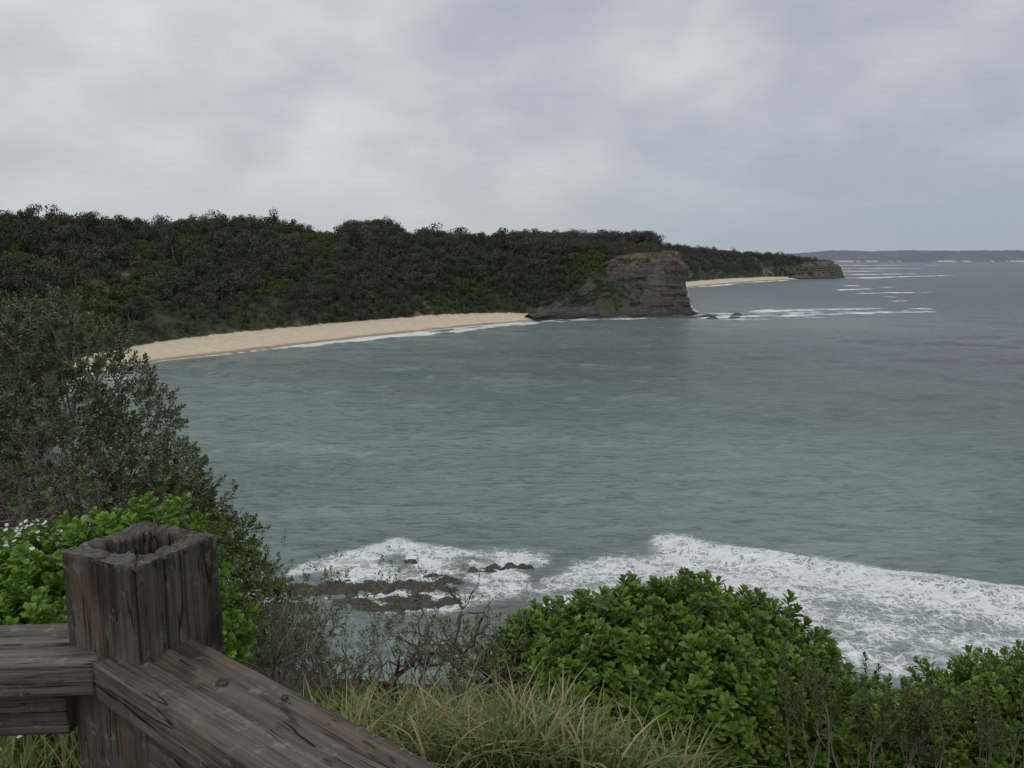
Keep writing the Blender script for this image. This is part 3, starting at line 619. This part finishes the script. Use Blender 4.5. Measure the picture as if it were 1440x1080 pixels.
bush('slope_coastal_shrub',[(-3.7,8.4,E-2.75,.36),(-3.25,8.2,E-3.15,.38),(-2.9,8.0,E-3.5,.38),(-2.6,7.8,E-3.8,.38),(-2.3,7.6,E-4.1,.34),(-3.3,7.6,E-3.3,.6),(-2.75,7.2,E-3.75,.45),(-2.2,7.3,E-4.15,.32)],ps,.10,layers=(1,.8))
bs=[]
for i in range(60):
    x=rng.uniform(-2.2,-.1); y=rng.uniform(4.4,5.8); bs.append((x,y,GZ(x,y),rng.normal(0,.5),rng.normal(0,.3),1,rng.uniform(.30,.52)*np.interp(x,[-2.2,0],[1.15,.75])))
woody('grey_twiggy_scrub',bs,shoots('tiny',M_olive,3,n=10,leaf=.024,width=.009,stem=.06),.25,M_grey,depth=3,r=.008,tube=3,kids=(2,4),wig=.4,shrink=.7,spread=.7)
bs=[(-.85,4.7,GZ(-.85,4.7)-.08,.8,0,.8,.60),(-.1,4.6,GZ(-.1,4.6)-.08,-.9,.1,.9,.58),(-.5,4.75,GZ(-.5,4.75)-.03,.7,0,.9,.58),(.05,4.8,GZ(0,4.8)-.03,-.8,0,.9,.56)]
woody('dead_branches',bs,None,0,M_dead,depth=3,r=.038,tube=6,kids=(3,5),wig=1.05,up=.0,shrink=.7,spread=1.0)
bs=[]
for i in range(30):
    x=rng.uniform(1.3,3.4); y=rng.uniform(3.6,4.0); bs.append((x,y,GZ(x,y)+.05,rng.normal(0,.15),rng.normal(0,.1),1,rng.uniform(.18,.34)))
woody('heath_sprigs',bs,shoots('sprig',M_olive,3,n=16,leaf=.024,width=.010,stem=.09,tilt=(20,60)),.9,M_twig,depth=2,r=.006,tube=3,kids=(2,4),wig=.2,up=.5,shrink=.6,spread=.4)

def flowers():
    r=np.random.default_rng(3); V=[];F=[];A=[];b=0
    for i in range(12):
        p=r.normal(0,.026,3)+[0,0,.03]; u=r.normal(size=3)*.4+[0,0,1]; u/=np.linalg.norm(u); a=np.cross(u,[1,0,0]); a/=np.linalg.norm(a); c=np.cross(u,a)
        for k in range(5):
            q=k*1.2566; d=a*math.cos(q)+c*math.sin(q); e=np.cross(u,d); V+=[p,p+d*.006-e*.004,p+d*.011+u*.001,p+d*.006+e*.004]; F.append((b,b+1,b+2,b+3)); A+=[r.random()]*4; b+=4
    return bpy.data.objects.new('flower_cluster',make_mesh('flower_cluster',np.array(V),np.array(F),M_flower,{'v':np.array(A)}))
P=[]
for (x,y,z,r_,n_) in [(-2.72,4.0,E-1.54,.24,36),(-2.38,3.9,E-1.54,.14,14),(-1.75,2.7,E-1.62,.12,26),(-1.2,3.4,E-2.05,.08,5)]:
    for i in range(n_): P.append((x+rng.normal(0,r_),y+rng.normal(0,r_*.4),z+rng.normal(0,.06)))
P=np.array(P); instancer('daisy_flowers',P,eul(len(P)),rng.uniform(.8,1.3,len(P)),np.zeros(len(P)),[flowers()])

def grass(name,n,xr,yr,hr,mat,clumps=60,lean=.45,wd=.0035,dry=.5):
    cx=rng.uniform(*xr,clumps); cy=rng.uniform(*yr,clumps); ch=rng.uniform(.6,1.15,clumps); ci=rng.integers(0,clumps,n)
    x=cx[ci]+rng.normal(0,.08,n); y=cy[ci]+rng.normal(0,.08,n); z=near_ground(x,y); h_=rng.uniform(*hr,n)*ch[ci]
    a=rng.uniform(0,6.28,n); ln_=np.abs(rng.normal(lean,.3,n)); dx,dy=np.cos(a),np.sin(a); K=6
    tt=np.linspace(0,1,K)[None,:]
    bx=x[:,None]+dx[:,None]*(ln_*h_)[:,None]*tt**1.9; by=y[:,None]+dy[:,None]*(ln_*h_)[:,None]*tt**1.9; bz=z[:,None]+h_[:,None]*(tt-.35*ln_[:,None]*tt**3)
    w_=(wd*rng.uniform(.6,1.6,n))[:,None]*(1-tt**2.2)+.0003
    ph=rng.uniform(0,6.28,n); sx=np.cos(ph);sy=np.sin(ph)
    Lf=np.stack([bx-sx[:,None]*w_,by-sy[:,None]*w_,bz],-1); Rt=np.stack([bx+sx[:,None]*w_,by+sy[:,None]*w_,bz],-1)
    V=np.stack([Lf,Rt],2).reshape(-1,3); base=(np.arange(n)*K*2)[:,None]; k=np.arange(K-1)[None,:]*2
    F=np.stack([base+k,base+k+1,base+k+3,base+k+2],-1).reshape(-1,4)
    val=np.clip((rng.random(clumps)[ci]*.5+rng.random(n)**1.5*.6)+dry-.5,0,1); val=np.repeat(val,K*2)
    link(bpy.data.objects.new(name,make_mesh(name,V,F,mat,{'v':val})))
grass('coastal_grass',3800,(-1.7,.4),(2.9,4.6),(.14,.34),M_grass,90,lean=.6,wd=.0042,dry=.5)
grass('coastal_grass',1500,(-.6,1.0),(2.9,3.9),(.20,.42),M_grass,28,lean=.8,wd=.0055,dry=.5)
grass('coastal_grass',1500,(-3.2,-1.2),(2.4,3.6),(.25,.5),M_grass,40)

# ---------------------------------------------------------------- world, sun, camera
world=bpy.data.worlds.new('World'); scene.world=world; world.use_nodes=True
t=NT(world); t.n.clear(); out=t.new('ShaderNodeOutputWorld')
sky=t.new('ShaderNodeTexSky'); sky.sky_type='NISHITA'; sky.sun_disc=False; sky.sun_elevation=math.radians(52); sky.sun_rotation=math.radians(200)
b1=t.new('ShaderNodeBackground'); t.l.new(sky.outputs[0],b1.inputs[0]); b1.inputs[1].default_value=.09
tc=t.new('ShaderNodeTexCoord').outputs['Generated']; sp=t.new('ShaderNodeSeparateXYZ'); t.l.new(tc,sp.inputs[0])
zz=t.math('ADD',t.math('MAXIMUM',sp.outputs[2],0),.42)
cv=t.new('ShaderNodeCombineXYZ'); t.l.new(t.math('DIVIDE',sp.outputs[0],zz),cv.inputs[0]); t.l.new(t.math('DIVIDE',sp.outputs[1],zz),cv.inputs[1])
cl=t.noise(t.mapping(cv.outputs[0],loc=(3.3,1.7,0)),3.2,6,.50,.12); cl2=t.noise(t.mapping(cv.outputs[0],scale=(.8,1.3,1),loc=(9,4,2)),.9,2,.5,.2)
f=t.math('ADD',t.math('MULTIPLY',cl,.5),t.math('MULTIPLY',cl2,.5)); f=t.math('SUBTRACT',f,t.math('MULTIPLY',sp.outputs[0],.07)); f=t.math('ADD',f,t.math('MULTIPLY',sp.outputs[2],.08))
cloud=t.ramp(f,[(.38,(.42,.46,.51)),(.46,(.495,.53,.575)),(.53,(.58,.615,.645)),(.63,(.71,.735,.75))])
hor=t.mix(t.mr(sp.outputs[0],-.5,.5),(.56,.59,.615),(.36,.415,.48))
cloud=t.mix(t.mr(sp.outputs[2],.0,.20,.85,0),cloud,hor)
b2=t.new('ShaderNodeBackground'); t.l.new(cloud,b2.inputs[0]); b2.inputs[1].default_value=1.0
mx=t.new('ShaderNodeMixShader'); mx.inputs[0].default_value=.95; t.l.new(b1.outputs[0],mx.inputs[1]); t.l.new(b2.outputs[0],mx.inputs[2]); t.l.new(mx.outputs[0],out.inputs[0])
sd=bpy.data.lights.new('sun','SUN'); sd.energy=1.0; sd.angle=math.radians(25); sd.color=(1,.97,.93)
so=link(bpy.data.objects.new('sun',sd)); az=math.radians(200); el=math.radians(52)
v=Vector((math.sin(az)*math.cos(el),math.cos(az)*math.cos(el),math.sin(el))); so.rotation_euler=v.to_track_quat('Z','Y').to_euler(); so.location=(0,0,80)
cd=bpy.data.cameras.new('camera'); cam=link(bpy.data.objects.new('camera',cd)); cd.lens=28; cd.sensor_width=36; cd.clip_start=.05; cd.clip_end=120000
cam.location=(0,0,EYE); cam.rotation_euler=(math.radians(90-8.98),0,0); scene.camera=cam
